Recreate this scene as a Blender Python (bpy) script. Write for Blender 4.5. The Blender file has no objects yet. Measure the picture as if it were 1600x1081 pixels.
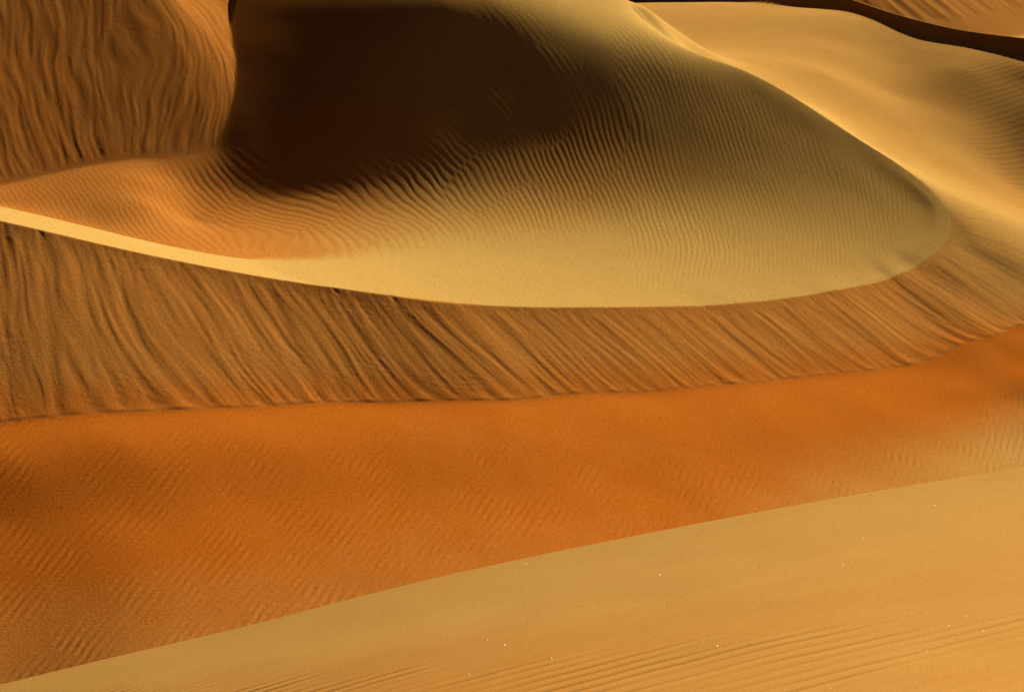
import bpy, math, os
import numpy as np

# ------------------------------------------------------------------ camera, light
S = bpy.context.scene
COL = S.collection
PITCH = math.radians(16.0)
HFOV = math.radians(28.0)
CAM_Z = 20.0
SUN_AZ = 62.0       # degrees from +X (right) towards +Y (away from the camera)
SUN_EL = 22.0

cam = bpy.data.cameras.new("camera")
cam.angle = HFOV
cam.clip_start = 0.5
cam.clip_end = 12000
camo = bpy.data.objects.new("camera", cam)
camo.location = (0, 0, CAM_Z)
camo.rotation_euler = (math.pi / 2 - PITCH, 0, 0)
COL.objects.link(camo)
S.camera = camo
S.render.resolution_x, S.render.resolution_y = 1024, 691

w = bpy.data.worlds.new("World")
S.world = w
w.use_nodes = True
nt = w.node_tree
sky = nt.nodes.new("ShaderNodeTexSky")
sky.sky_type = 'NISHITA'
sky.sun_disc = False
sky.sun_elevation = math.radians(SUN_EL)
sky.sun_rotation = math.radians(90 - SUN_AZ)
sky.air_density = 0.05
sky.dust_density = 0.1
nt.links.new(sky.outputs[0], nt.nodes["Background"].inputs[0])
nt.nodes["Background"].inputs[1].default_value = 0.05

sun = bpy.data.lights.new("sun", 'SUN')
sun.energy = 5.0
sun.angle = math.radians(0.5)
sun.color = (1.0, 0.90, 0.74)
suno = bpy.data.objects.new("sun", sun)
a, e = math.radians(SUN_AZ), math.radians(SUN_EL)
SUND = (math.cos(e) * math.cos(a), math.cos(e) * math.sin(a), math.sin(e))
from mathutils import Vector
suno.rotation_euler = Vector(SUND).to_track_quat('Z', 'Y').to_euler()
suno.location = (60, 80, 60)
COL.objects.link(suno)

vs = S.view_settings
vs.view_transform = 'Standard'
vs.look = 'None'
vs.gamma = 1.0
vs.exposure = 1.5

Q = float(os.environ.get("DUNE_Q", "1.0"))     # mesh fineness while testing
np.random.seed(4)

# ------------------------------------------------------------------ helpers
FPX = 800 / math.tan(HFOV / 2)
CP, SP = math.cos(PITCH), math.sin(PITCH)


def ray(u, v):
    """direction through a point of the photograph (1600 wide) per metre of depth y"""
    xc = (np.asarray(u, float) - 800) / FPX
    yc = -(np.asarray(v, float) - 540.5) / FPX
    dy = CP + yc * SP
    return xc / dy, (-SP + yc * CP) / dy


def at(u, v, d):
    rx, rz = ray(u, v)
    return rx * d, d + 0 * rx, rz * d


def sstep(a, b, x):
    t = np.clip((x - a) / (b - a), 0, 1)
    return t * t * (3 - 2 * t)


def smax(a, b, k):
    return .5 * (a + b + np.sqrt((a - b) ** 2 + k * k))


def smin(a, b, k):
    return .5 * (a + b - np.sqrt((a - b) ** 2 + k * k))


def noise(x, y, seed=0):
    """2-D gradient noise, about -0.7..0.7"""
    x = np.asarray(x, np.float32); y = np.asarray(y, np.float32)
    xi = np.floor(x); yi = np.floor(y)
    fx = x - xi; fy = y - yi
    xi = xi.astype(np.int32); yi = yi.astype(np.int32)
    ux = fx * fx * fx * (fx * (fx * 6 - 15) + 10)
    uy = fy * fy * fy * (fy * (fy * 6 - 15) + 10)

    def g(ix, iy, dx, dy):
        h = (ix * np.int32(374761393) + iy * np.int32(668265263) + np.int32(seed * 1274126177 % 2147483647))
        h = (h ^ (h >> 13)) * np.int32(1274126177)
        h = (h ^ (h >> 16)) & 255
        return TABX[h] * dx + TABY[h] * dy
    a = g(xi, yi, fx, fy); b = g(xi + 1, yi, fx - 1, fy)
    c = g(xi, yi + 1, fx, fy - 1); d = g(xi + 1, yi + 1, fx - 1, fy - 1)
    ab = a + ux * (b - a)
    return ab + uy * (c + ux * (d - c) - ab)


_t = np.arange(256) * (2 * np.pi / 256)
TABX, TABY = np.cos(_t).astype(np.float32), np.sin(_t).astype(np.float32)
np.seterr(over='ignore')


def fbm(x, y, seed, n=3, gain=.5):
    r, a = 0, 1.0
    for i in range(n):
        r = r + a * noise(x * 2 ** i, y * 2 ** i, seed + i)
        a *= gain
    return r


class TPS:
    """smooth surface z(x, y) through scattered points"""
    SC = 10.0

    def __init__(s, pts, lam=1e-3):
        P = np.array(pts, float)
        s.p = P[:, :2] / s.SC
        s.lo = P[:, :2].min(0) - 6; s.hi = P[:, :2].max(0) + 6
        n = len(P)
        r2 = ((s.p[:, None] - s.p[None]) ** 2).sum(-1)
        K = .5 * r2 * np.log(r2 + 1e-12) + lam * np.eye(n)
        M = np.c_[np.ones(n), s.p]
        A = np.block([[K, M], [M.T, np.zeros((3, 3))]])
        c = np.linalg.solve(A, np.r_[P[:, 2], 0, 0, 0])
        s.w, s.a = c[:n], c[n:]

    def __call__(s, x, y):
        X = np.clip(x, s.lo[0], s.hi[0]) / s.SC; Y = np.clip(y, s.lo[1], s.hi[1]) / s.SC
        z = s.a[0] + s.a[1] * X + s.a[2] * Y
        for (px, py), wi in zip(s.p, s.w):
            r2 = (X - px) ** 2 + (Y - py) ** 2
            z = z + wi * .5 * r2 * np.log(r2 + 1e-12)
        return z


def hit(fn, u, v, d0, d1, m=600):
    """depth where the ray through (u, v) meets z = fn(x, y)"""
    d = np.linspace(d0, d1, m)
    x, y, z = at(u, v, d)
    g = z - fn(x, y)
    k = np.nonzero((g[:-1] > 0) & (g[1:] <= 0))[0]
    if len(k) == 0:
        return None
    k = k[0]
    return d[k] + (d[k + 1] - d[k]) * g[k] / (g[k] - g[k + 1])


class Line:
    """smooth space curve with extra values along it; near() projects points on it in plan"""

    def __init__(s, ctrl, step=.05):
        C = np.array(ctrl, float)
        t = np.r_[0, np.cumsum(np.hypot(*np.diff(C[:, :2], axis=0).T))]
        n = len(t); h = np.diff(t)
        A = np.zeros((n, n)); B = np.zeros((n, C.shape[1]))
        A[0, 0] = A[-1, -1] = 1
        for i in range(1, n - 1):
            A[i, i - 1], A[i, i], A[i, i + 1] = h[i - 1], 2 * (h[i - 1] + h[i]), h[i]
            B[i] = 3 * ((C[i + 1] - C[i]) / h[i] - (C[i] - C[i - 1]) / h[i - 1])
        c = np.linalg.solve(A, B)
        b = np.diff(C, axis=0) / h[:, None] - h[:, None] * (2 * c[:-1] + c[1:]) / 3
        d = np.diff(c, axis=0) / (3 * h[:, None])
        tt = np.arange(0, t[-1], step)
        k = np.clip(np.searchsorted(t, tt, 'right') - 1, 0, n - 2)
        q = (tt - t[k])[:, None]
        V = C[k] + b[k] * q + c[k] * q ** 2 + d[k] * q ** 3
        # arc length again
        L = np.r_[0, np.cumsum(np.hypot(*np.diff(V[:, :2], axis=0).T))]
        s.n = int(L[-1] / step); s.step = step
        g = np.arange(s.n) * step
        s.V = np.stack([np.interp(g, L, V[:, j]) for j in range(V.shape[1])], 1)
        T = np.gradient(s.V[:, :2], axis=0); s.T = T / np.hypot(T[:, 0], T[:, 1])[:, None]
        dT = np.gradient(s.T, axis=0) / step
        s.K = dT[:, 1] * s.T[:, 0] - dT[:, 0] * s.T[:, 1]
        cz = np.gradient(s.V[:, 2]) / step
        ker = np.hanning(81); ker /= ker.sum()
        s.c = np.convolve(np.pad(cz, 40, 'edge'), ker, 'valid')
        # lattice of first guesses
        s.x0, s.y0, s.dx = -75.0, 25.0, .5
        gx = s.x0 + s.dx * np.arange(301); gy = s.y0 + s.dx * np.arange(351)
        sub = s.V[::10, :2].astype(np.float32)
        G = np.zeros((351, 301), np.int32)
        for r in range(351):
            G[r] = np.argmin((gx[:, None] - sub[None, :, 0]) ** 2 + (gy[r] - sub[None, :, 1]) ** 2, 1)
        s.G = G * 10

    def near(s, x, y):
        """arc position, signed distance (positive = right of the direction of travel), values"""
        ix = np.clip(np.rint((x - s.x0) / s.dx), 0, 300).astype(int)
        iy = np.clip(np.rint((y - s.y0) / s.dx), 0, 350).astype(int)
        f0 = s.G[iy, ix].astype(float); f = f0
        for it in range(8):
            i = np.clip(np.rint(f), 0, s.n - 1).astype(int)
            ex, ey = x - s.V[i, 0], y - s.V[i, 1]
            d = (ex * s.T[i, 0] + ey * s.T[i, 1]) / s.step
            nn = ex * s.T[i, 1] - ey * s.T[i, 0]
            d = d / np.maximum(1 + s.K[i] * nn, .4)
            f = i + d
            inner = (i > 0) & (i < s.n - 1)
            f = np.where(inner, np.clip(f, f0 - 45, f0 + 45), np.clip(f, -4000, s.n + 4000))
        i = np.clip(np.floor(f), 0, s.n - 2).astype(int)
        q = np.clip(f - i, 0, 1)[..., None]
        V = s.V[i] * (1 - q) + s.V[i + 1] * q
        T = s.T[i] * (1 - q[..., :]) + s.T[i + 1] * q
        dx, dy = x - V[..., 0], y - V[..., 1]
        n = dx * T[..., 1] - dy * T[..., 0]
        q = q[..., 0]
        return f * s.step, n, V, s.c[i] * (1 - q) + s.c[i + 1] * q


# ------------------------------------------------------------------ the crescent dune
# crest: point of the photograph, depth | slip slope, steepening near crest, cap width, rounding of the brink
CREST = [(-420, 262, 56.0, .53, .05, 2.3, .01), (-200, 304, 56.6, .53, .05, 2.3, .01), (0, 345, 57.1, .53, .05, 2.4, .01), (200, 391, 57.7, .53, .05, 2.6, .01),
         (450, 439, 58.9, .53, .05, 3.2, .01), (700, 468, 60.3, .53, .05, 4.4, .01), (950, 480, 63.1, .53, .05, 5, .01),
         (1100, 478, 65.5, .53, .05, 5, .01), (1250, 463, 68.6, .53, .04, 5, .01), (1400, 430, 73.0, .53, .04, 5, .01),
         (1462, 400, 75.6, .52, .0, 5, .01), (1486, 362, 77.9, .50, .0, 5, .01), (1478, 328, 78.55, .46, .0, 5, .01), (1440, 285, 79.5, .45, .0, 5, .012),
         (1350, 220, 80.5, .44, .0, 5, .02), (1250, 155, 81.3, .42, .0, 5, .04), (1160, 105, 81.6, .38, .0, 5, .12),
         (1080, 70, 82.0, .34, .0, 5, .4), (1020, 30, 84.3, .28, .0, 5, .6), (985, -8, 85.2, .26, .0, 5, .7), (955, -50, 88.5, .26, .0, 5, .7),
         (930, -85, 91, .26, .0, 5, .7)]
# brown slip face at the upper left: its foot
FOOT = Line([at(*b) for b in [(-700, 372, 54), (-400, 338, 59.5), (-170, 310, 64.5), (0, 289, 67.13), (130, 260, 69.2), (300, 241, 71.3), (380, 236, 72.2), (470, 232, 73.5), (600, 228, 76.5)]])


def up_slope(line, x, y, sl, sgn):
    s, n, V, c = line.near(x, y)
    run = np.sqrt(np.maximum(sl * sl - c * c, .05))
    return V[..., 2] + run * n * sgn, s, n * sgn


# surveyed heights of the hollow: photograph row: (column, depth)
BROWS = {
         8: [(340, 81.90), (380, 81.63), (420, 81.35), (460, 81.10), (540, 80.80), (620, 80.76), (700, 81.02), (780, 81.69), (860, 82.92), (940, 84.94), (980, 86.16)],
         36: [(340, 80.40), (380, 80.15), (420, 79.93), (460, 79.75), (540, 79.57), (620, 79.64), (700, 80.00), (780, 80.65), (860, 81.48), (940, 82.69), (1020, 84.63)],
         64: [(340, 78.95), (380, 78.75), (420, 78.60), (460, 78.49), (540, 78.42), (620, 78.58), (700, 79.04), (780, 79.72), (860, 80.39), (940, 81.15), (1020, 82.33), (1060, 83.11)],
         92: [(340, 77.60), (380, 77.46), (420, 77.36), (460, 77.29), (540, 77.32), (620, 77.58), (700, 78.12), (780, 78.80), (860, 79.38), (940, 80.07), (1020, 80.99), (1100, 82.15), (1140, 82.77)],
         120: [(340, 76.34), (380, 76.24), (420, 76.18), (460, 76.16), (540, 76.28), (620, 76.62), (700, 77.22), (780, 77.84), (860, 78.42), (940, 79.11), (1020, 79.96), (1100, 80.95), (1180, 82.10)],
         148: [(340, 75.13), (380, 75.08), (420, 75.06), (460, 75.09), (540, 75.29), (620, 75.71), (700, 76.32), (780, 76.90), (860, 77.49), (940, 78.19), (1020, 79.00), (1100, 79.94), (1180, 81.02), (1220, 81.59)],
         176: [(340, 74.00), (380, 73.98), (420, 74.01), (460, 74.07), (540, 74.34), (620, 74.82), (700, 75.41), (780, 75.98), (860, 76.59), (940, 77.28), (1020, 78.06), (1100, 78.96), (1180, 79.99), (1260, 81.14)],
         204: [(340, 72.92), (380, 72.94), (420, 73.00), (460, 73.09), (540, 73.44), (620, 73.94), (700, 74.53), (780, 75.09), (860, 75.71), (940, 76.38), (1020, 77.13), (1100, 78.00), (1180, 78.99), (1260, 80.13), (1340, 81.40)],
         218: [(1340, 80.85)],
         232: [(340, 71.90), (380, 71.94), (420, 72.03), (460, 72.16), (540, 72.56), (620, 73.11), (700, 73.65), (780, 74.21), (860, 74.80), (940, 75.46), (1020, 76.21), (1100, 77.06), (1180, 78.01), (1260, 79.10), (1340, 80.33), (1380, 81.01)],
         246: [(1340, 79.81), (1380, 80.45)],
         260: [(380, 70.98), (420, 71.11), (460, 71.28), (540, 71.73), (620, 72.27), (700, 72.78), (780, 73.29), (860, 73.86), (940, 74.50), (1020, 75.25), (1100, 76.09), (1180, 77.02), (1260, 78.08), (1340, 79.28), (1380, 79.92)],
         274: [(1340, 78.74), (1380, 79.41), (1420, 80.14)],
         288: [(300, 69.58), (340, 69.86), (380, 70.06), (420, 70.23), (460, 70.43), (540, 70.91), (620, 71.41), (700, 71.86), (780, 72.31), (860, 72.85), (940, 73.49), (1020, 74.24), (1100, 75.07), (1180, 76.00), (1260, 77.04), (1340, 78.21), (1380, 78.88), (1420, 79.57)],
         302: [(1340, 77.68), (1380, 78.33), (1420, 79.03), (1460, 79.80)],
         316: [(300, 68.37), (340, 68.73), (380, 69.01), (420, 69.24), (460, 69.46), (540, 69.94), (620, 70.38), (700, 70.75), (780, 71.17), (860, 71.72), (940, 72.39), (1020, 73.14), (1100, 73.98), (1180, 74.91), (1260, 75.95), (1340, 77.13), (1380, 77.78), (1420, 78.48), (1460, 79.21)],
         330: [(1340, 76.56), (1380, 77.22), (1420, 77.92), (1460, 78.64)],
         344: [(300, 66.91), (340, 67.20), (380, 67.50), (420, 67.80), (460, 68.07), (540, 68.55), (620, 68.95), (700, 69.33), (780, 69.80), (860, 70.40), (940, 71.12), (1020, 71.90), (1100, 72.76), (1180, 73.71), (1260, 74.78), (1340, 75.98), (1380, 76.64), (1420, 77.34), (1460, 78.07)],
         358: [(1340, 75.38), (1380, 76.05), (1420, 76.75), (1460, 77.48)],
         372: [(300, 64.04), (340, 64.69), (380, 65.21), (420, 65.66), (460, 66.04), (540, 66.64), (620, 67.10), (700, 67.58), (780, 68.17), (860, 68.87), (940, 69.65), (1020, 70.49), (1100, 71.40), (1180, 72.40), (1260, 73.52), (1340, 74.76), (1380, 75.44), (1420, 76.14), (1460, 76.88)],
         386: [(1340, 74.12), (1380, 74.81), (1420, 75.52), (1460, 76.25)],
         400: [(460, 63.46), (540, 64.18), (620, 64.90), (700, 65.60), (780, 66.36), (860, 67.17), (940, 68.03), (1020, 68.94), (1100, 69.91), (1180, 70.99), (1260, 72.16), (1340, 73.46), (1380, 74.17), (1420, 74.89), (1460, 75.60)],
         414: [(1340, 72.78), (1380, 73.51), (1420, 74.32)],
         428: [(580, 61.93), (620, 62.50), (700, 63.50), (780, 64.43), (860, 65.36), (940, 66.30), (1020, 67.28), (1100, 68.33), (1180, 69.49), (1260, 70.72), (1340, 72.09), (1380, 72.91)],
         442: [(1340, 71.33)],
         456: [(660, 60.88), (700, 61.45), (780, 62.51), (860, 63.53), (940, 64.54), (1020, 65.57), (1100, 66.72), (1180, 67.93), (1260, 69.18), (1300, 69.76)],
         484: [(940, 62.68), (1020, 63.87), (1100, 65.11)]}
BOWL = [(-300, 310, 61), (-100, 312, 63), (0, 318, 65.2), (0, 305, 66.0), (150, 352, 64.1), (150, 320, 65.7), (150, 290, 67.4), (230, 364, 63.8), (230, 320, 66.4), (230, 285, 68.4), (640, 461, 60.2), (600, 457, 59.85), (560, 452, 59.65), (520, 447, 59.4), (230, 248, 70.5)]
BOWL += [(u, v, d) for v, row in BROWS.items() for u, d in row] + [c[:3] for c in CREST[6:10]]
bowl = TPS([at(*b) for b in BOWL] + [tuple(p[:3] - (0, 0, .02)) for p in FOOT.V[::25] if -21 < p[0] < -11.2], 1.5e-3)

# the right-hand crest lies where its line of sight meets the hollow's rim
for i in range(10, len(CREST) - 2):
    c = CREST[i]
    du, dv = {10: (-1, -1), 11: (-1, 0), 12: (-1, 1)}.get(i, (0, 2))
    CREST[i] = (c[0], c[1], (hit(bowl, c[0] + du, c[1] + dv, 70, 95) or c[2]),) + c[3:]
    print("crest", CREST[i][:3])
ctrl = []
for (u, v, d, s1, s2, cw, rk) in CREST:
    x, y, z = at(u, v, d)
    ctrl.append((x, y, z, s1, s2, cw, rk))
ctrl = ctrl[:-2] + [(4.2, 90, -9.75, .3, 0, 5, .7), (2.0, 93, -9.9, .3, 0, 5, .7), (-3, 96.5, -10, .3, 0, 5, .7), (-12, 101, -10.8, .3, 0, 5, .7), (-26, 108, -12.8, .3, 0, 5, .7)]   # on behind the summit, out of sight
crest = Line(ctrl)
_i0, _i1 = [int(np.argmin((crest.V[:, 0] - ctrl[k][0]) ** 2 + (crest.V[:, 1] - ctrl[k][1]) ** 2)) for k in (5, 19)]
_k = np.arange(crest.n)
_w = sstep(_i0 - 20, _i0 + 40, _k) * sstep(_i1 + 50, _i1 - 10, _k)
crest.V[:, 2] = crest.V[:, 2] * (1 - _w) + bowl(crest.V[:, 0], crest.V[:, 1]) * _w      # the brink belongs to the hollow's rim
_cz = np.gradient(crest.V[:, 2]) / crest.step
_ker = np.hanning(81); _ker /= _ker.sum()
crest.c = np.convolve(np.pad(_cz, 40, 'edge'), _ker, 'valid')

# the hollow behind the crest: photograph point, depth

# the right-hand crest lies where its line of sight meets the hollow's rim
for i in range(10, len(CREST) - 2):
    c = CREST[i]
    du, dv = {10: (-1, -1), 11: (-1, 0), 12: (-1, 1)}.get(i, (0, 2))
    CREST[i] = (c[0], c[1], (hit(bowl, c[0] + du, c[1] + dv, 70, 95) or c[2]),) + c[3:]
    print("crest", CREST[i][:3])
ctrl = []
for (u, v, d, s1, s2, cw, rk) in CREST:
    x, y, z = at(u, v, d)
    ctrl.append((x, y, z, s1, s2, cw, rk))
ctrl = ctrl[:-2] + [(4.2, 90, -9.75, .3, 0, 5, .7), (2.0, 93, -9.9, .3, 0, 5, .7), (-3, 96.5, -10, .3, 0, 5, .7), (-12, 101, -10.8, .3, 0, 5, .7), (-26, 108, -12.8, .3, 0, 5, .7)]   # on behind the summit, out of sight
crest = Line(ctrl)
_i0, _i1 = [int(np.argmin((crest.V[:, 0] - ctrl[k][0]) ** 2 + (crest.V[:, 1] - ctrl[k][1]) ** 2)) for k in (5, 19)]
_k = np.arange(crest.n)
_w = sstep(_i0 - 20, _i0 + 40, _k) * sstep(_i1 + 50, _i1 - 10, _k)
crest.V[:, 2] = crest.V[:, 2] * (1 - _w) + bowl(crest.V[:, 0], crest.V[:, 1]) * _w      # the brink belongs to the hollow's rim
_cz = np.gradient(crest.V[:, 2]) / crest.step
_ker = np.hanning(81); _ker /= _ker.sum()
crest.c = np.convolve(np.pad(_cz, 40, 'edge'), _ker, 'valid')

# the hollow behind the crest: photograph point, depth

# rounded summit that bounds the shaded wall from above
TOP = [(250, 9, 78.2), (380, 9, 78.6), (450, 9, 78.9), (600, 7, 79.1), (720, 3, 79.6), (700, -20, 81), (600, -20, 80.3), (450, -20, 80.0), (850, -20, 83.5), (250, -20, 79.5), (500, -60, 84), (700, -60, 85), (300, -60, 83)]
top = TPS([at(*b) for b in TOP], 5e-2)

# far dune at the right: crest
FAR = Line([at(*b) for b in [(1980, 95, 102.3), (1800, 78, 102.4), (1700, 70, 102.6), (1600, 60, 102.9), (1520, 50, 103.8), (1450, 36, 105.2), (1400, 22, 107), (1340, 2, 110.6), (1250, -22, 116.5), (1150, -40, 123), (1000, -60, 126), (800, -80, 140)]])
# brown slip face beyond it: its foot
FOOT2 = Line([at(u, v, d * .95) for u, v, d in [(1000, 70, 128), (1250, 60, 131), (1400, 48, 135), (1490, 37, 139), (1550, 28, 143), (1600, 20, 147), (1700, 0, 155), (1850, -30, 170)]])


# lit flank and valley on the far side of the right-hand crest
VALLEY = [(1600, 300, 89.5), (1600, 250, 92.5), (1600, 200, 95), (1600, 130, 98.9), (1600, 106, 100.3),
          (1500, 250, 89.5), (1500, 200, 93.4), (1500, 150, 96.7), (1500, 110, 99.2), (1400, 200, 90.2), (1400, 150, 95.4), (1400, 100, 100), (1400, 75, 102.4),
          (1300, 120, 94), (1300, 80, 100), (1300, 27, 108), (1200, 15, 113), (1130, 8, 117), (1750, 250, 93.5), (1750, 160, 98)]
_c = np.array(ctrl)
fl_pts = [at(*p) for p in VALLEY] + [(8, 135, -15.5), (0, 130, -14.5), (-15, 130, -16), (30, 150, -16), (40, 120, -17)]
for i in range(12, len(ctrl) - 2):
    _k = int(np.argmin((crest.V[:, 0] - _c[i, 0]) ** 2 + (crest.V[:, 1] - _c[i, 1]) ** 2))
    nx, ny = crest.T[_k, 1], -crest.T[_k, 0]
    f = {12: 1.7, 13: 1.4, 16: 1.9, 17: 2.9}.get(i, 3.4 if i > 17 else 1.1)
    for m, dz in ((0, 0), (1.2, .26 * f), (3.0, .62 * f)):
        fl_pts.append((_c[i, 0] + nx * m, _c[i, 1] + ny * m, crest.V[_k, 2] - dz))
_k0 = int(np.argmin((crest.V[:, 0] - _c[11, 0]) ** 2 + (crest.V[:, 1] - _c[11, 1]) ** 2))
for dk in (-44, -24, -6):           # carry the front slip face round the nose
    _v, _tt, _cc = crest.V[_k0 + dk], crest.T[_k0 + dk], np.clip(crest.c[_k0 + dk], -.36, .36)
    for m in ((0, 1.0, 2.5, 4.5, 7.0) if dk < -30 else (0, 1.0, 2.5)):
        fl_pts.append((_v[0] + _tt[1] * m, _v[1] - _tt[0] * m, _v[2] - m * math.sqrt(max(_v[3] ** 2 - _cc ** 2, .04))))
flank_s = TPS(fl_pts, 3e-3)


def slip_z(x, y):
    s, n, V, c = crest.near(x, y)
    n = n + (.022 * noise(s / .55, n / .8, 401) + .014 * noise(s / .17, n / .4, 402)) * np.exp(-(n / .5) ** 2)    # nibbled brink
    s1, s2 = V[..., 3], V[..., 4]
    c = np.clip(c, -.36, .36)
    run = np.sqrt(np.maximum(s1 * s1 - c * c, .04))
    # n > 0 outside; steeper just under the brink
    z = V[..., 2] - run * n - np.where(n > 0, s2 * 1.2 * (1 - np.exp(-np.maximum(n, 0) / .5)), s2 * 2.4 * n)
    fl = sstep(-2.0, -.2, s - S_NOSE)
    G = flank_s(x, y)
    G = np.where(n < 0, np.maximum(G, V[..., 2] - .2 * n), G)
    z = z * (1 - fl) + fl * G
    z = np.where(n < 0, V[..., 2] - 1.1 * n, z)      # inside the crest only the hollow counts
    t = s + np.maximum(n, 0) * np.clip(c / run, -1.2, 1.2) * (1 - sstep(-6, -1, s - S_NOSE)) * (.25 + .75 * sstep(-13, -1, x))
    return z, t, n, V, c, s


S_NOSE = crest.near(np.array([_c[11, 0]]), np.array([_c[11, 1]]))[0][0]


ground_pts = []
BASE = []
for (u, v, k) in [(-300, 700, .32), (-150, 682, .31), (0, 665, .30), (200, 648, .23), (400, 640, .17), (600, 633, .12), (800, 629, .10), (1000, 617, .09), (1200, 600, .08), (1350, 585, .07), (1500, 557, .05), (1600, 530, .04)]:
    d = hit(lambda x, y: slip_z(x, y)[0], u, v, 35, 80)
    print("base", u, v, d)
    if d:
        BASE.append((u, v, d, k))
        ground_pts.append(at(u, v, d))
        vv = v
        while vv < 1080 and d > 40:      # the floor falls gently towards the camera
            t0 = -ray(u, vv)[1]; t1 = -ray(u, vv + 50)[1]
            kk = k * (.55 if vv < v + 40 else 1.35 if vv < v + 140 else .85)
            d = d * (kk + t0) / (kk + t1)
            vv += 50
            ground_pts.append(at(u, vv, d))
for (u, v, d) in [(1750, 560, 66),
                  ] + VALLEY:
    ground_pts.append(at(u, v, d))
ground_pts += [at(1560, 45, 126), at(1600, 52, 124), at(1500, 45, 124), (-20, 30, -20), (0, 30, -21.0), (20, 33, -21.5), (60, 150, -17), (30, 170, -17.0), (0, 160, -15), (60, 60, -20)]
ground = TPS(ground_pts, 5e-3)


# the valley line where the hollow's wall runs under that slip face
SEAM = Line([at(u, v, d) for u, v, d in [(296, 262, 69.9), (300, 241, 71.3)] + [(u, v, hit(lambda x, y: up_slope(FOOT, x, y, .57, -1)[0], u, v, 60, 100)) for u, v in [(322, 190), (345, 110), (371, 5)]] + [(380, -45, 84.5)]])
print('seam', [(round(float(p[0]), 2), round(float(p[1]), 2)) for p in SEAM.V[::40]])


def macro(x, y):
    """every big form; returns height and the pieces needed for the detail"""
    F, t, n, V, c, cs = slip_z(x, y)
    B = bowl(x, y)
    if np.min(x) < -8:
        ss, sn, sV, sc = SEAM.near(x, y)
        left = np.maximum(-sn, 0) * sstep(70.6, 73.5, y) * (x < -6)
        B = B - 1.2 * left * left / (left + .8)
    m = np.maximum(-n, 0)
    cap_on = sstep(-.6, -6.5, V[..., 0]) * (V[..., 1] < 66)
    cw = V[..., 5]
    cap = V[..., 2] - .06 * m - .5 * np.maximum(m - cw, 0) - (1 - cap_on) * (.22 + 9 * (V[..., 0] > -1))
    IN = smax(B, cap, .02) - .0
    fs, fn, fV, fc = FAR.near(x, y)
    F = F - 7 * sstep(1, 6, fn)
    main = smin(IN, F, .005 + V[..., 6] * np.exp(-(n / 1.6) ** 2))
    wf = sstep(.15, 1.1, n)
    main = main * (1 - wf) + F * wf
    U, ut, un = up_slope(FOOT, x, y, .57, -1)
    U = np.minimum(U, -7.5 + 0 * U)
    frun = np.sqrt(np.maximum(.36 - fc * fc, .05))
    R = np.where(fn < 0, fV[..., 2] + frun * fn, fV[..., 2] - .36 * fn)
    W, wt, wn = up_slope(FOOT2, x, y, .60, -1)
    W = np.minimum(W, -5.0)
    A = ground(x, y)
    far = sstep(116, 126, y)
    A = A + far * 0
    # dunes over the ground, rounder at the foot of the right flank
    kk = .10 + 1.0 * sstep(13, 17, x) * sstep(60, 72, y)
    kk = kk * (1 - sstep(80, 88, y)) + .05 * sstep(80, 88, y)
    behind = fn > 0.0
    A2 = np.where(behind, np.minimum(A, fV[..., 2] - .1 - .16 * np.minimum(fn, 14)), A)
    A2 = A2 - 1.2 * sstep(84, 94, y)     # there the flank runs out into the valley by itself
    A2 = A2 - 8 * sstep(-.5, -2.5, n)     # the outer floor stays outside the hollow
    z = smax(main, A2, kk)
    idm = np.where(main > A2, 1, 0)
    side = sstep(3.0, -1.0, n)         # the upper-left slope stands in the hollow only
    Uz = U - (1 - side * sstep(-5.2, -6.4, x)) * 30
    idm = np.where(Uz > z, 2, idm); z = smax(z, Uz, .03)
    Rz = np.where(fn < 9, R, -99)
    Rz = np.where((x > 8) & (y > 94), Rz, -99)
    idm = np.where(Rz > z, 3, idm); z = np.where(Rz > z - 1, smax(z, Rz, np.where(fn < -.5, .12, .01)), z)
    Wz = np.where((y > 112) & (x > 10), W, -99)
    idm = np.where(Wz > z, 4, idm); z = np.where(Wz > z - 1, smax(z, Wz, .08), z)
    # outer world
    az = np.abs(np.arctan2(x, y))
    out = np.maximum(sstep(math.radians(21), math.radians(40), az), sstep(175, 230, y))
    z = z * (1 - out) + (-21.5) * out
    return z, idm, dict(s=cs, F=F, t=t, n=n, V=V, A=A, B=IN, ut=ut, un=un, U=U, fn=fn, fs=fs, wt=wt, wn=wn, main=main, cap=cap, cap_on=cap_on, out=out)


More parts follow.
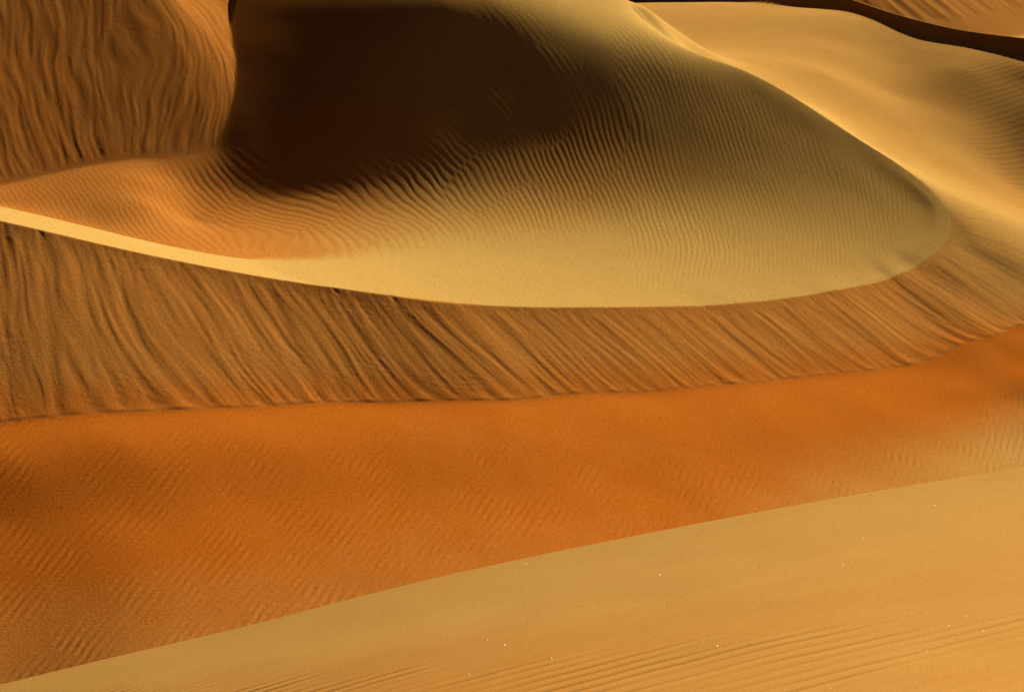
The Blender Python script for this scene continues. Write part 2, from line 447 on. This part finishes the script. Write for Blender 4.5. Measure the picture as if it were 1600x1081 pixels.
# ------------------------------------------------------------------ ripples of the hollow
# photograph point, direction of the ripple line (degrees, down to the right), spacing in pixels
RIP = [(-200, 300, 40, 8), (60, 310, 38, 8), (150, 300, 44, 8), (250, 290, 48, 8), (200, 345, 40, 8), (330, 370, 22, 8), (340, 310, 36, 8), (390, 330, 20, 7.5), (450, 380, 3, 7.5), (450, 335, 8, 7), (560, 380, 10, 7), (600, 340, 11, 8),
       (650, 395, 22, 9), (660, 330, 18, 9), (710, 340, 27, 10), (720, 385, 38, 11), (780, 310, 42, 13), (760, 360, 45, 13), (800, 350, 65, 13), (840, 380, 70, 13), (880, 300, 62, 15), (850, 350, 85, 15), (900, 350, 88, 16), (950, 330, 82, 17), (1000, 280, 82, 15),
       (1000, 350, 90, 17), (1050, 330, 92, 17), (1100, 300, 95, 16), (1100, 370, 105, 14), (1200, 260, 103, 15), (1200, 330, 110, 13), (1270, 200, 98, 14), (1270, 250, 103, 14), (1330, 240, 106, 13), (1350, 320, 112, 12), (1420, 330, 115, 12),
       (1000, 410, 128, 12), (850, 410, 125, 11), (950, 408, 128, 12), (1100, 415, 130, 11), (1250, 395, 122, 11), (1350, 390, 120, 11), (960, 75, 50, 8), (1000, 85, 56, 9), (1100, 130, 95, 10), (1180, 140, 98, 11), (1180, 190, 100, 13), (900, 230, 75, 13), (700, 200, 30, 11), (500, 200, 10, 9)]


def bowl_hit(u, v):
    rx, rz = ray(u, v)
    d = 67.0
    for _ in range(60):
        d = d + .6 * ((bowl(rx * d, d) / rz) - d)
        d = np.clip(d, 50, 95)
    return np.array([rx * d, d])


def ripple_field():
    pts, gs = [], []
    for (u, v, ang, sp) in RIP:
        a = math.radians(ang)
        rx, rz = ray(u, v)
        # plan directions of image steps, on the local plane of the hollow
        P = np.array(at(u, v, 70.0))[:2]
        d = hit(bowl, u, v, 58, 100) or 70.0
        X, Y, Z = at(u, v, d)
        gx = (bowl(X + .3, Y) - bowl(X - .3, Y)) / .6
        gy = (bowl(X, Y + .3) - bowl(X, Y - .3)) / .6
        nrm = np.array([-gx, -gy, 1.0])
        def proj(du, dv):
            r = np.array([*[float(q) for q in ray(u + du, v + dv)]])
            D = np.array([r[0], 1.0, r[1]])
            P0 = np.array([X, Y, Z])
            return (D * (nrm @ P0) / (nrm @ D) - P0)[:2]
        tl = proj(math.cos(a) * .5, math.sin(a) * .5)
        sv = proj(math.sin(a) * sp * .5, -math.cos(a) * sp * .5) * 2
        M = np.array([tl / np.hypot(*tl), sv])
        g = np.linalg.solve(M, np.array([0, 1.0]))
        gl = np.hypot(*g)
        if gl > 6: g *= 6 / gl
        if g[0] < 0: g = -g
        pts.append((X, Y)); gs.append(g)
    pts = np.array(pts); gs = np.array(gs)
    h = .5
    gx = np.arange(-26, 24, h); gy = np.arange(52, 96, h)
    X, Y = np.meshgrid(gx, gy)
    # smooth interpolation of the gradient by weights
    d2 = (X[..., None] - pts[:, 0]) ** 2 + ((Y[..., None] - pts[:, 1]) * .8) ** 2
    wgt = 1 / (d2 + .4) ** 2
    wgt /= wgt.sum(-1, keepdims=True)
    g1 = (wgt * gs[:, 0]).sum(-1); g2 = (wgt * gs[:, 1]).sum(-1)
    # least squares potential by conjugate gradients
    def D(u):
        return np.diff(u, axis=1) / h, np.diff(u, axis=0) / h
    def Dt(a, b):
        r = np.zeros_like(X)
        r[:, :-1] -= a; r[:, 1:] += a; r[:-1] -= b; r[1:] += b
        return r / h
    b = Dt(.5 * (g1[:, 1:] + g1[:, :-1]), .5 * (g2[1:] + g2[:-1]))
    u = np.zeros_like(X); r = b - Dt(*D(u)); p = r.copy(); rs = (r * r).sum()
    for _ in range(700):
        Ap = Dt(*D(p)); al = rs / (p * Ap).sum(); u += al * p; r -= al * Ap
        rn = (r * r).sum()
        if rn < 1e-8: break
        p = r + rn / rs * p; rs = rn
    return gx[0], gy[0], h, u


RX0, RY0, RH, RU = ripple_field()


def cubic_at(x, y):
    fx = np.clip((x - RX0) / RH, 1, RU.shape[1] - 3.001); fy = np.clip((y - RY0) / RH, 1, RU.shape[0] - 3.001)
    ix = fx.astype(int); iy = fy.astype(int); tx = fx - ix; ty = fy - iy

    def wts(t):   # cubic B-spline: smooth second derivative
        return ((1 - t) ** 3 / 6, (3 * t ** 3 - 6 * t * t + 4) / 6, (-3 * t ** 3 + 3 * t * t + 3 * t + 1) / 6, t ** 3 / 6)
    wx, wy = wts(tx), wts(ty)
    r = 0
    for j in range(4):
        row = 0
        for i in range(4):
            row = row + wx[i] * RU[iy + j - 1, ix + i - 1]
        r = r + wy[j] * row
    return r


def tongues(t, q, seed, k=1.0):
    """avalanche tongues on a slip face: t across, q down the slope (m)"""
    t = t / k; q = q / k
    tw = t + .26 * noise(t * .5, q * .35, seed + 9) + .05 * noise(t * 2.1, q * .9, seed + 10)
    e = noise(tw / 1.3, q / 5.0, seed + 12)
    a = noise(tw / .62 + .1 * q, q / 3.6, seed)
    b = noise(tw / .27, q / 3.0, seed + 1)
    c = noise(tw / .12, q / 1.6, seed + 2)
    d = noise(tw / .055, q / .8, seed + 3)
    # sharp edged levees: signed root keeps a steep step at the border of each tongue
    st = np.tanh(a * 5) * .009 + np.tanh(b * 6) * .007 * (.4 + sstep(-.3, .3, noise(t / 1.3, q / 2.5, seed + 20)))
    rough = sstep(-.05, .35, noise(t / 1.8, q / 1.6, seed + 5))
    cl = noise(t / .20, q / .26, seed + 6) * .014 + noise(t / .10, q / .12, seed + 7) * .008
    return k * (st + e * .030 + a * .024 + b * .013 + c * .005 + d * .002 + rough * cl * .9)


def detail(x, y, z, idm, P):
    out = P['out']
    red_and_shade = np.zeros_like(z)
    n, t = P['n'], P['t']
    # ---- hollow
    ph = cubic_at(x, y) * 1.45
    ph = ph + .42 * noise(x / 1.5, y / 3.4, 31) + .30 * noise(x / .9, y / 1.9, 37) + .25 * noise(x / .45, y / 1.1, 32)
    mixm = sstep(-.05, .05, noise(x / 2.2, y / 4.5, 33))
    ph2 = ph + .5 * (noise(x / 3.0, y / 6.0, 36) > 0)
    w1 = np.sin(2 * np.pi * ph) + .22 * np.sin(4 * np.pi * ph + .9)
    w2 = np.sin(2 * np.pi * (ph * 1.0 + .5)) + .22 * np.sin(4 * np.pi * ph + .9)
    rip = w1 * mixm + w2 * (1 - mixm)
    amp_wall = 1 - sstep(-13.9, -13.0, z) * sstep(1.5, -4, x)
    strong = .55 + .6 * sstep(-.3, .3, noise(x / 4, y / 7, 34))
    amp = .0046 * (1 - .4 * sstep(70, 78, y)) * amp_wall * strong * sstep(.4, 2.0, -n) * sstep(-.05, .2, P['B'] - P['U'])
    band = sstep(.1, 1.8, -n + 1.5 * noise(x / 3, y / 3, 35))          # smooth apron behind the brink
    rightside = sstep(-2, 3, x)
    amp = amp * (1 - rightside + rightside * band)
    amp = amp * np.where((P['cap'] > P['B'] - .02) & (P['cap_on'] > .5), 0, 1)
    amp = amp * (1 - (1 - sstep(P['V'][..., 5] * .9, P['V'][..., 5] * 1.6, -n)) * (x < 4))
    inb = (idm == 1) & (n < 0)
    z = z + np.where(inb, amp * rip, 0)
    # ---- front slip face
    q = np.maximum(n, 0)
    hgt = np.maximum(P['F'] - P['A'], 0)
    face = (idm == 1) & (n >= 0)
    flank = sstep(.42, .50, P['V'][..., 3])
    tg = tongues(t, q, 50, .8)
    toe = np.exp(-(hgt / .22) ** 2) * sstep(0, .05, hgt)
    ampf = sstep(.02, .7, q) * sstep(.0, .12, hgt) * (.15 + .85 * flank) * (1 - .5 * sstep(-7, -1, P['s'] - S_NOSE))
    z = z + np.where(face, ampf * tg * .62 + toe * .05 * flank * np.maximum(noise(t / .5, t * 0, 61) + .35, 0), 0)
    z = z + np.where(face, -.018 * flank * (1 - sstep(-6, -2, P['s'] - S_NOSE)) * np.exp(-(q / .35) ** 2) * sstep(.12, .5, noise(t / .35, q * .6, 62)) * sstep(0, .08, q), 0)
    # ---- upper-left slip face
    un = np.maximum(P['un'], 0)
    lu = idm == 2
    z = z + np.where(lu, sstep(0, .5, un) * tongues(P['ut'] - un * (.28 + .3 * sstep(-15, -11.5, x)), un, 80, .7) * .55, 0)
    # ---- far slip face
    wn = np.maximum(P['wn'], 0)
    z = z + np.where(idm == 4, sstep(0, .8, wn) * tongues(P['wt'], wn, 90, 2.2) * 1.0, 0)
    z = z + np.where((idm == 3) & (P['fn'] < 0), sstep(.2, 1.6, -P['fn']) * tongues(P['fs'], -P['fn'], 95, 1.0) * .8, 0)
    # ---- ground: faint broken ripples
    g0 = (idm == 0) & (y < 80)
    gp = (x * .95 - y * .30) / .21 + .5 * noise(x / 1.2, y / 1.6, 101) + .22 * noise(x / .35, y / .6, 102)
    gm = sstep(-.3, .3, noise(x / 1.5, y / 2.4, 103)) * sstep(1.2, 4.5, -0 + hgt * 0 + (P['A'] * 0) + np.maximum(n - 4.5, 0))
    z = z + np.where(g0, gm * .0095 * np.sin(2 * np.pi * gp), 0)
    g1 = (x > 14) & (y >= 74) & (y < 125) & ((idm == 0) | ((idm == 1) & (n > 4)))
    gp = (y * .80 - x * .60) / .34 + .35 * noise(x / 3, y / 3, 111) + .15 * noise(x / .8, y / .8, 113)
    gm = sstep(18.5, 24, x + 1.5 * noise(x / 4, y / 4, 112)) * sstep(118, 108, y)
    z = z + np.where(g1, gm * .0032 * np.sin(2 * np.pi * gp), 0)
    # broad unevenness
    z = z + .02 * noise(x / 2.6, y / 2.6, 120) * (1 - inb * .5)
    # ---- pigment: red sand in troughs, pale on brinks, plus painted light and shade
    red = np.zeros_like(z)
    red = np.where(idm == 0, .98 - .52 * sstep(9, 24, n) + .25 * sstep(-2, -12, x) * sstep(38, 50, y), red)  # extra red on the left paints in the dimness of grazing light
    red = np.where(idm == 0, red * (1 - .72 * sstep(6, 16, x + .25 * (60 - y) + 2 * noise(x / 4, y / 4, 130)) * sstep(6, 10, n)), red)
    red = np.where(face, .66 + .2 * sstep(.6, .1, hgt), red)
    red = np.where(face & (flank < 1), red * flank + (.12 + .55 * sstep(1.0, 8, n)) * (1 - flank), red)  # flank paler towards the crest: its sunlit glow painted into the colour
    red = np.where(face, red * (1 - .6 * sstep(-7, 1, P['s'] - S_NOSE)), red)  # painted brightening: less red towards the sunlit nose
    red = np.where(inb, .07 + .26 * sstep(1.5, 8, -n) * sstep(62, 74, y) * sstep(-9, -1, x) + .68 * sstep(-1, -9, x + 1.2 * noise(x / 4, y / 4, 131)) * sstep(57, 62, y), red)  # red floor sand at left; added redness there and backwards paints in shade
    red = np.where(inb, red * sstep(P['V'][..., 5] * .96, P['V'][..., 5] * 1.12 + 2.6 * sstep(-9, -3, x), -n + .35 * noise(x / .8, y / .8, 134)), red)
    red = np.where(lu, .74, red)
    red = np.where((idm == 4) | (idm == 3), .6, red)
    red = np.where((y > 80) & (idm == 0), .35, red)
    red = red + .05 * noise(x / .9, y / 1.6, 132) + .05 * noise(x / 3.5, y / 5, 133) * (idm != 0)
    return z, np.clip(red, 0, 1)


# ------------------------------------------------------------------ materials
def sand_material(name, grain_scale, grain_bump):
    m = bpy.data.materials.new(name)
    m.use_nodes = True
    T = m.node_tree
    N, L = T.nodes, T.links
    bs = N["Principled BSDF"]
    bs.inputs["Roughness"].default_value = .95
    bs.inputs["Specular IOR Level"].default_value = 0.0
    tc = N.new("ShaderNodeTexCoord")
    at_ = N.new("ShaderNodeAttribute"); at_.attribute_name = "red_and_shade"  # sand redness, with some light and shade painted in
    n1 = N.new("ShaderNodeTexNoise"); n1.inputs["Scale"].default_value = grain_scale; n1.inputs["Detail"].default_value = 3
    n2 = N.new("ShaderNodeTexNoise"); n2.inputs["Scale"].default_value = 1.3; n2.inputs["Detail"].default_value = 4
    for q in (n1, n2):
        L.new(tc.outputs["Object"], q.inputs["Vector"])
    ad = N.new("ShaderNodeMath"); ad.operation = 'MULTIPLY_ADD'
    L.new(n2.outputs["Fac"], ad.inputs[0]); ad.inputs[1].default_value = .07
    L.new(at_.outputs["Fac"], ad.inputs[2])
    sb = N.new("ShaderNodeMath"); sb.operation = 'SUBTRACT'; sb.use_clamp = True
    L.new(ad.outputs[0], sb.inputs[0]); sb.inputs[1].default_value = .035
    mx = N.new("ShaderNodeMix"); mx.data_type = 'RGBA'
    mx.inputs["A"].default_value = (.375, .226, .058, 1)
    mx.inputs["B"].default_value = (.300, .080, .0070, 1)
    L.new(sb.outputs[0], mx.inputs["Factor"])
    mr = N.new("ShaderNodeMapRange"); mr.inputs["From Min"].default_value = .25; mr.inputs["From Max"].default_value = .75
    mr.inputs["To Min"].default_value = .78; mr.inputs["To Max"].default_value = 1.2
    L.new(n1.outputs["Fac"], mr.inputs["Value"])
    mm = N.new("ShaderNodeMix"); mm.data_type = 'RGBA'; mm.blend_type = 'MULTIPLY'; mm.inputs["Factor"].default_value = 1
    L.new(mx.outputs["Result"], mm.inputs["A"]); L.new(mr.outputs[0], mm.inputs["B"])
    L.new(mm.outputs["Result"], bs.inputs["Base Color"])
    bp = N.new("ShaderNodeBump"); bp.inputs["Strength"].default_value = .5; bp.inputs["Distance"].default_value = grain_bump
    L.new(n1.outputs["Fac"], bp.inputs["Height"]); L.new(bp.outputs[0], bs.inputs["Normal"])
    return m


M_SAND = sand_material("dune sand", 16.0, .012)
M_NEAR = sand_material("near dune sand", 60.0, .004)


def mesh_object(name, X, Y, Z, faces, mat, red_and_shade, label=None, cat=None):
    used = np.zeros(X.size, bool); used[faces.ravel()] = True
    idx = np.cumsum(used) - 1
    f = idx[faces]
    co = np.stack([X.ravel()[used], Y.ravel()[used], Z.ravel()[used] + CAM_Z], 1).astype(np.float32)
    me = bpy.data.meshes.new(name)
    me.vertices.add(len(co)); me.vertices.foreach_set("co", co.ravel())
    me.loops.add(f.size); me.loops.foreach_set("vertex_index", f.ravel().astype(np.int32))
    me.polygons.add(len(f))
    me.polygons.foreach_set("loop_start", (np.arange(len(f)) * 4).astype(np.int32))
    me.polygons.foreach_set("use_smooth", np.ones(len(f), bool))
    at_ = me.attributes.new("red_and_shade", 'FLOAT', 'POINT')
    at_.data.foreach_set("value", red_and_shade.ravel()[used].astype(np.float32))
    me.update(calc_edges=True)
    me.materials.append(mat)
    o = bpy.data.objects.new(name, me)
    COL.objects.link(o)
    o["kind"] = "structure"
    if label: o["label"] = label
    if cat: o["category"] = cat
    return o


def grid_faces(R, C):
    i = np.arange(R * C).reshape(R, C)
    return np.stack([i[:-1, :-1], i[:-1, 1:], i[1:, 1:], i[1:, :-1]], -1).reshape(-1, 4)


# ------------------------------------------------------------------ the dune field: one height function, rows packed where the ground is seen steeply
def build_field():
    nc = int(1250 * Q)
    ta = np.r_[np.linspace(-.84, -.29, int(60 * Q))[:-1], np.linspace(-.29, .29, nc), np.linspace(.29, .84, int(60 * Q))[1:]]
    tc_ = np.linspace(-.84, .84, 421)
    d = np.r_[np.arange(30, 130, .06), np.arange(130, 240, .4)]
    TT, DD = np.meshgrid(tc_, d)
    z, _, _ = macro(TT * DD, DD)
    ang = z / DD
    seen = np.maximum.accumulate(ang, axis=0)
    vis = ang >= seen - .0015
    slope = np.gradient(ang, axis=0) / np.gradient(d)[:, None]
    dens = np.where(vis, np.clip(slope, 0, .05), 0)
    # widen, so that rows stay dense a little beyond each edge and vary gently
    for ax, k in ((0, 15), (1, 14)):
        ker = np.hanning(2 * k + 3)[1:-1]; ker /= ker.sum()
        dens = np.apply_along_axis(lambda v: np.convolve(np.pad(v, k, 'edge'), ker, 'valid'), ax, dens)
    curv = np.clip(np.abs(np.gradient(np.gradient(z, axis=0) / np.gradient(d)[:, None], axis=0)), 0, .12)
    for ax, k in ((0, 9), (1, 12)):
        ker = np.hanning(2 * k + 3)[1:-1]; ker /= ker.sum()
        curv = np.apply_along_axis(lambda v: np.convolve(np.pad(v, k, 'edge'), ker, 'valid'), ax, curv)
    curv[d > 120] = 0
    dens = dens / (2 * math.tan(HFOV / 2)) * 1024 * .95 + curv * 900 + np.where(d < 95, 1.7, np.where(d < 120, 2.2, .3))[:, None]
    cum = np.cumsum(dens * np.gradient(d)[:, None], axis=0)
    nr = int(1350 * Q)
    print("rows wanted", cum[-1].min(), cum[-1].max(), "rows used", nr)
    rows = np.zeros((nr, len(tc_)))
    lev = np.linspace(0, 1, nr)
    for j in range(len(tc_)):
        c = (cum[:, j] - cum[0, j]) / (cum[-1, j] - cum[0, j])
        rows[:, j] = np.interp(lev, c, d)
    fi = np.interp(ta, tc_, np.arange(len(tc_)))
    i0 = np.clip(fi.astype(int), 0, len(tc_) - 2); q = fi - i0
    Y = rows[:, i0] * (1 - q) + rows[:, i0 + 1] * q
    X = Y * ta[None]
    Z = np.zeros_like(X); ID = np.zeros(X.shape, int); IR = np.zeros_like(X)
    for r in range(0, nr, 150):
        sl = slice(r, r + 150)
        z, idm, P = macro(X[sl], Y[sl])
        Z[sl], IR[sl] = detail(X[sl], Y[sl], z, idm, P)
        ID[sl] = idm
    faces = grid_faces(*X.shape)
    fid = np.median(ID.ravel()[faces], axis=1).astype(int)
    names = {0: ("sand_ground", "reddish orange sand floor curving round the foot of the crescent dune", "sand floor"),
             1: ("sand_dune", "crescent dune with sharp crest round a rippled, half shaded hollow", "dune"),
             2: ("sand_dune", "brown slip face with steep avalanche streaks beside the dark hollow", "dune"),
             3: ("sand_dune", "low far dune with black shaded face under a bright thin crest", "dune"),
             4: ("sand_dune", "brown streaked slope beyond the black shaded far dune", "dune")}
    for k, (nm, lb, ct) in names.items():
        f = faces[fid == k]
        if len(f):
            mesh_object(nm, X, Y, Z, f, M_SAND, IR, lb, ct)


build_field()


# ------------------------------------------------------------------ the near dune
NEAR = Line([at(*b) for b in [(-700, 1225, 24.6), (-350, 1150, 24.4), (0, 1069, 24.2), (200, 1021, 24.1), (400, 974, 24), (600, 922, 24), (800, 876, 24), (1000, 835, 24), (1200, 797, 24), (1400, 762, 24.1), (1600, 730, 24.2), (1900, 683, 24.5), (2300, 630, 25)]], .03)


def near_dune():
    nc = int(1300 * Q)
    ta = np.r_[np.linspace(-.7, -.28, int(40 * Q))[:-1], np.linspace(-.28, .28, nc), np.linspace(.28, .7, int(40 * Q))[1:]]
    # rows measured from the crest line: dense on the seen side
    r = np.r_[np.linspace(-13, -8, int(40 * Q))[:-1], np.linspace(-8, .25, int(850 * Q)), np.linspace(.25, 16, int(60 * Q))[1:]]
    cx = NEAR.V[:, 0] / NEAR.V[:, 1]
    yc = np.interp(ta, cx, NEAR.V[:, 1])
    Y = yc[None] + r[:, None]
    X = ta[None] * Y
    n = r[:, None] * .96 + 0 * X                 # beyond the crest
    zc = np.interp(ta, cx, NEAR.V[:, 2])[None] + 0 * X
    m = np.maximum(-n, 0)
    z = np.where(n > 0, zc - .60 * n, zc + (.08 + .05 * sstep(2, -6, X)) * m + .010 * m * m)
    # ripples: long low lines almost parallel to the crest, fading out towards the right and the crest
    ph = (Y - .085 * X * 1.0 + .10 * noise(X / 2.2, Y / 2.2, 201) + .03 * noise(X / .6, Y / .6, 202))
    wl = .17 + .030 * np.clip(21.5 - Y, -2, 4)
    u = np.log(np.maximum(.17 + .030 * np.clip(21.5 - ph, -3, 9), .05)) / .030 * -1
    wv = np.sin(2 * np.pi * u) + .35 * np.sin(4 * np.pi * u + 1.1)
    lim = 1.9 + .50 * (X + 3) + .55 * noise(X / 1.6, Y / .5, 203) + .25 * noise(X / .5, Y / .2, 204)
    mask = sstep(0, .9, m - lim) * (.12 + .88 * sstep(-.28, .35, noise(X / 1.9, Y / .55, 205)))
    z = z + np.where(n < 0, .0040 * wv * mask, 0)
    z = z + .010 * noise(X / 1.1, Y / 1.3, 206) * sstep(.0, .8, m)
    red_and_shade = .24 + .16 * sstep(0, 1.2, m - .6 * lim) * sstep(4, -2, X) + .16 * sstep(1.5, 5, m) + .05 * noise(X / .8, Y / .4, 207)
    mesh_object("sand_dune", X, Y, z, grid_faces(*X.shape), M_NEAR, np.clip(red_and_shade, 0, 1),
                "pale near dune with straight sloping crest and fine parallel ripples", "dune")


near_dune()


# ------------------------------------------------------------------ ground out to the horizon
def outer_ground():
    r = np.r_[0, np.geomspace(20, 6000, 60)]
    a = np.linspace(0, 2 * np.pi, 121)
    Rr, Aa = np.meshgrid(r, a, indexing='ij')
    X = Rr * np.cos(Aa); Y = Rr * np.sin(Aa) + 60
    z = -24 + 0 * X + 6 * fbm(X / 180, Y / 180, 300, 3) * sstep(300, 700, Rr)
    mesh_object("desert_ground", X, Y, z, grid_faces(*X.shape), M_SAND, .4 + 0 * X,
                "sand plain reaching the horizon round the dunes", "sand plain")


outer_ground()


# ------------------------------------------------------------------ small things lying on the sand
def simple_material(name, col, rough, spec):
    m = bpy.data.materials.new(name); m.use_nodes = True
    N, L = m.node_tree.nodes, m.node_tree.links
    b = N["Principled BSDF"]
    b.inputs["Roughness"].default_value = rough; b.inputs["Specular IOR Level"].default_value = spec
    n = N.new("ShaderNodeTexNoise"); n.inputs["Scale"].default_value = 300
    r = N.new("ShaderNodeValToRGB")
    r.color_ramp.elements[0].color = (*[c * .7 for c in col], 1); r.color_ramp.elements[1].color = (*col, 1)
    L.new(n.outputs["Fac"], r.inputs["Fac"]); L.new(r.outputs["Color"], b.inputs["Base Color"])
    return m


def near_height(u, v):
    """point of the near dune under a point of the photograph"""
    rx, rz = ray(u, v)
    cx = NEAR.V[:, 0] / NEAR.V[:, 1]
    yc = float(np.interp(rx, cx, NEAR.V[:, 1])); zc = float(np.interp(rx, cx, NEAR.V[:, 2]))
    d = np.linspace(yc, yc - 8, 800)
    m = (yc - d) * .96
    g = zc + (.08 + .05 * sstep(2, -6, rx * d)) * m + .010 * m * m - rz * d
    k = int(np.argmin(np.abs(g)))
    return rx * d[k], d[k], float(rz * d[k])


def stone(bm_verts, bm_faces, c, r, rng, squash=.7):
    """an angular grain: a jittered octahedron cut once more"""
    base = [(1, 0, 0), (-1, 0, 0), (0, 1, 0), (0, -1, 0), (0, 0, 1), (0, 0, -1)]
    tri = [(0, 2, 4), (2, 1, 4), (1, 3, 4), (3, 0, 4), (2, 0, 5), (1, 2, 5), (3, 1, 5), (0, 3, 5)]
    V = [np.array(b, float) for b in base]; F = []; mid = {}

    def mp(i, j):
        k = (min(i, j), max(i, j))
        if k not in mid:
            q = V[i] + V[j]; V.append(q / np.linalg.norm(q)); mid[k] = len(V) - 1
        return mid[k]
    for (i, j, k) in tri:
        a_, b_, c_ = mp(i, j), mp(j, k), mp(k, i)
        F += [(i, a_, c_), (a_, j, b_), (c_, b_, k), (a_, b_, c_)]
    o = len(bm_verts)
    for q in V:
        q = q * (1 + rng.uniform(-.22, .22)) * r
        bm_verts.append((c[0] + q[0], c[1] + q[1], c[2] + q[2] * squash))
    bm_faces += [(i + o, j + o, k + o) for (i, j, k) in F]


M_DARK = simple_material("dark pebble", (.045, .028, .018), .8, .3)
M_QUARTZ = simple_material("mica", (.72, .55, .30), .42, .9)
rng = np.random.default_rng(11)

PEBBLES = [(1186, 886, .005, "dark pebble lying alone on the smooth pale upper slope of the near dune"),
           (1150, 912, .005, "tiny dark pebble below the lone one on the smooth near slope"),
           (1170, 1006, .006, "dark pebble at the end of the ripples low on the near dune"),
           (1118, 788, .007, "dark pebble perched on the straight crest of the near dune"),
           (1361, 773, .008, "dark pebble on the near crest, closest to the right end of the ridge")]
for u, v, r, lab in PEBBLES:
    c = near_height(u, v)
    vv, ff = [], []
    stone(vv, ff, (0, 0, 0), r, rng)
    me = bpy.data.meshes.new("pebble"); me.from_pydata(vv, [], ff); me.materials.append(M_DARK)
    o = bpy.data.objects.new("pebble", me); COL.objects.link(o)
    o.location = (c[0], c[1], c[2] + CAM_Z + r * .45)
    o["label"] = lab; o["category"] = "pebble"; o["group"] = "dark pebbles on the near dune"

# flakes of mica and quartz lying at all tilts, too many to tell apart: the few tilted towards the sun glint
def flake(c, r, tilt):
    nz = np.array(tilt) / np.linalg.norm(tilt)
    t1 = np.cross(nz, (0.3, 1, .2)); t1 /= np.linalg.norm(t1); t2 = np.cross(nz, t1)
    o = len(vv); k = 6; ph = rng.uniform(0, 6.28)
    for h in (-.12, .12):
        for i in range(k):
            q = ph + 6.2832 * i / k; rr = r * rng.uniform(.75, 1.15)
            vv.append(tuple(np.array(c) + t1 * math.cos(q) * rr + t2 * math.sin(q) * rr * .8 + nz * h * r))
    ff.append(tuple(range(o + k, o + 2 * k))); ff.append(tuple(range(o + k - 1, o - 1, -1)))
    for i in range(k):
        j = (i + 1) % k
        ff.append((o + i, o + j, o + k + j, o + k + i))


vv, ff = [], []
SEEN = [(876, 979), (1132, 973), (1038, 942), (1121, 1009), (1371, 1006), (1509, 962), (1483, 977), (1497, 990), (1317, 883), (1288, 890), (822, 881), (1555, 1073),
        (1437, 804), (1446, 814), (1587, 815), (1570, 811), (1551, 887), (762, 1000), (872, 1001), (733, 1053), (789, 1007), (1257, 847), (1031, 898), (1240, 1020)]
HALF = np.array(SUND) + np.array([-.05, -.91, .41])
HALF /= np.linalg.norm(HALF)
for u, v in SEEN:
    flake(near_height(u, v), rng.uniform(.0026, .0044), HALF + rng.normal(0, .05, 3))
for _ in range(900):
    u = rng.uniform(-200, 1800) if rng.random() < .4 else rng.uniform(700, 1800)
    v = rng.uniform(735, 1081)
    if v < 1069 - .212 * u + 8:
        continue
    flake(near_height(u, v), rng.uniform(.0014, .0036), np.array([0, 0, 1.0]) + rng.normal(0, .38, 3))
vv = [(a_, b_, c_ + CAM_Z + .003) for a_, b_, c_ in vv]
me = bpy.data.meshes.new("mica_flakes"); me.from_pydata(vv, [], ff); me.materials.append(M_QUARTZ)
o = bpy.data.objects.new("mica_flakes", me); COL.objects.link(o)
o["kind"] = "stuff"; o["label"] = "glinting pale mica flakes scattered over the near dune"; o["category"] = "flakes"
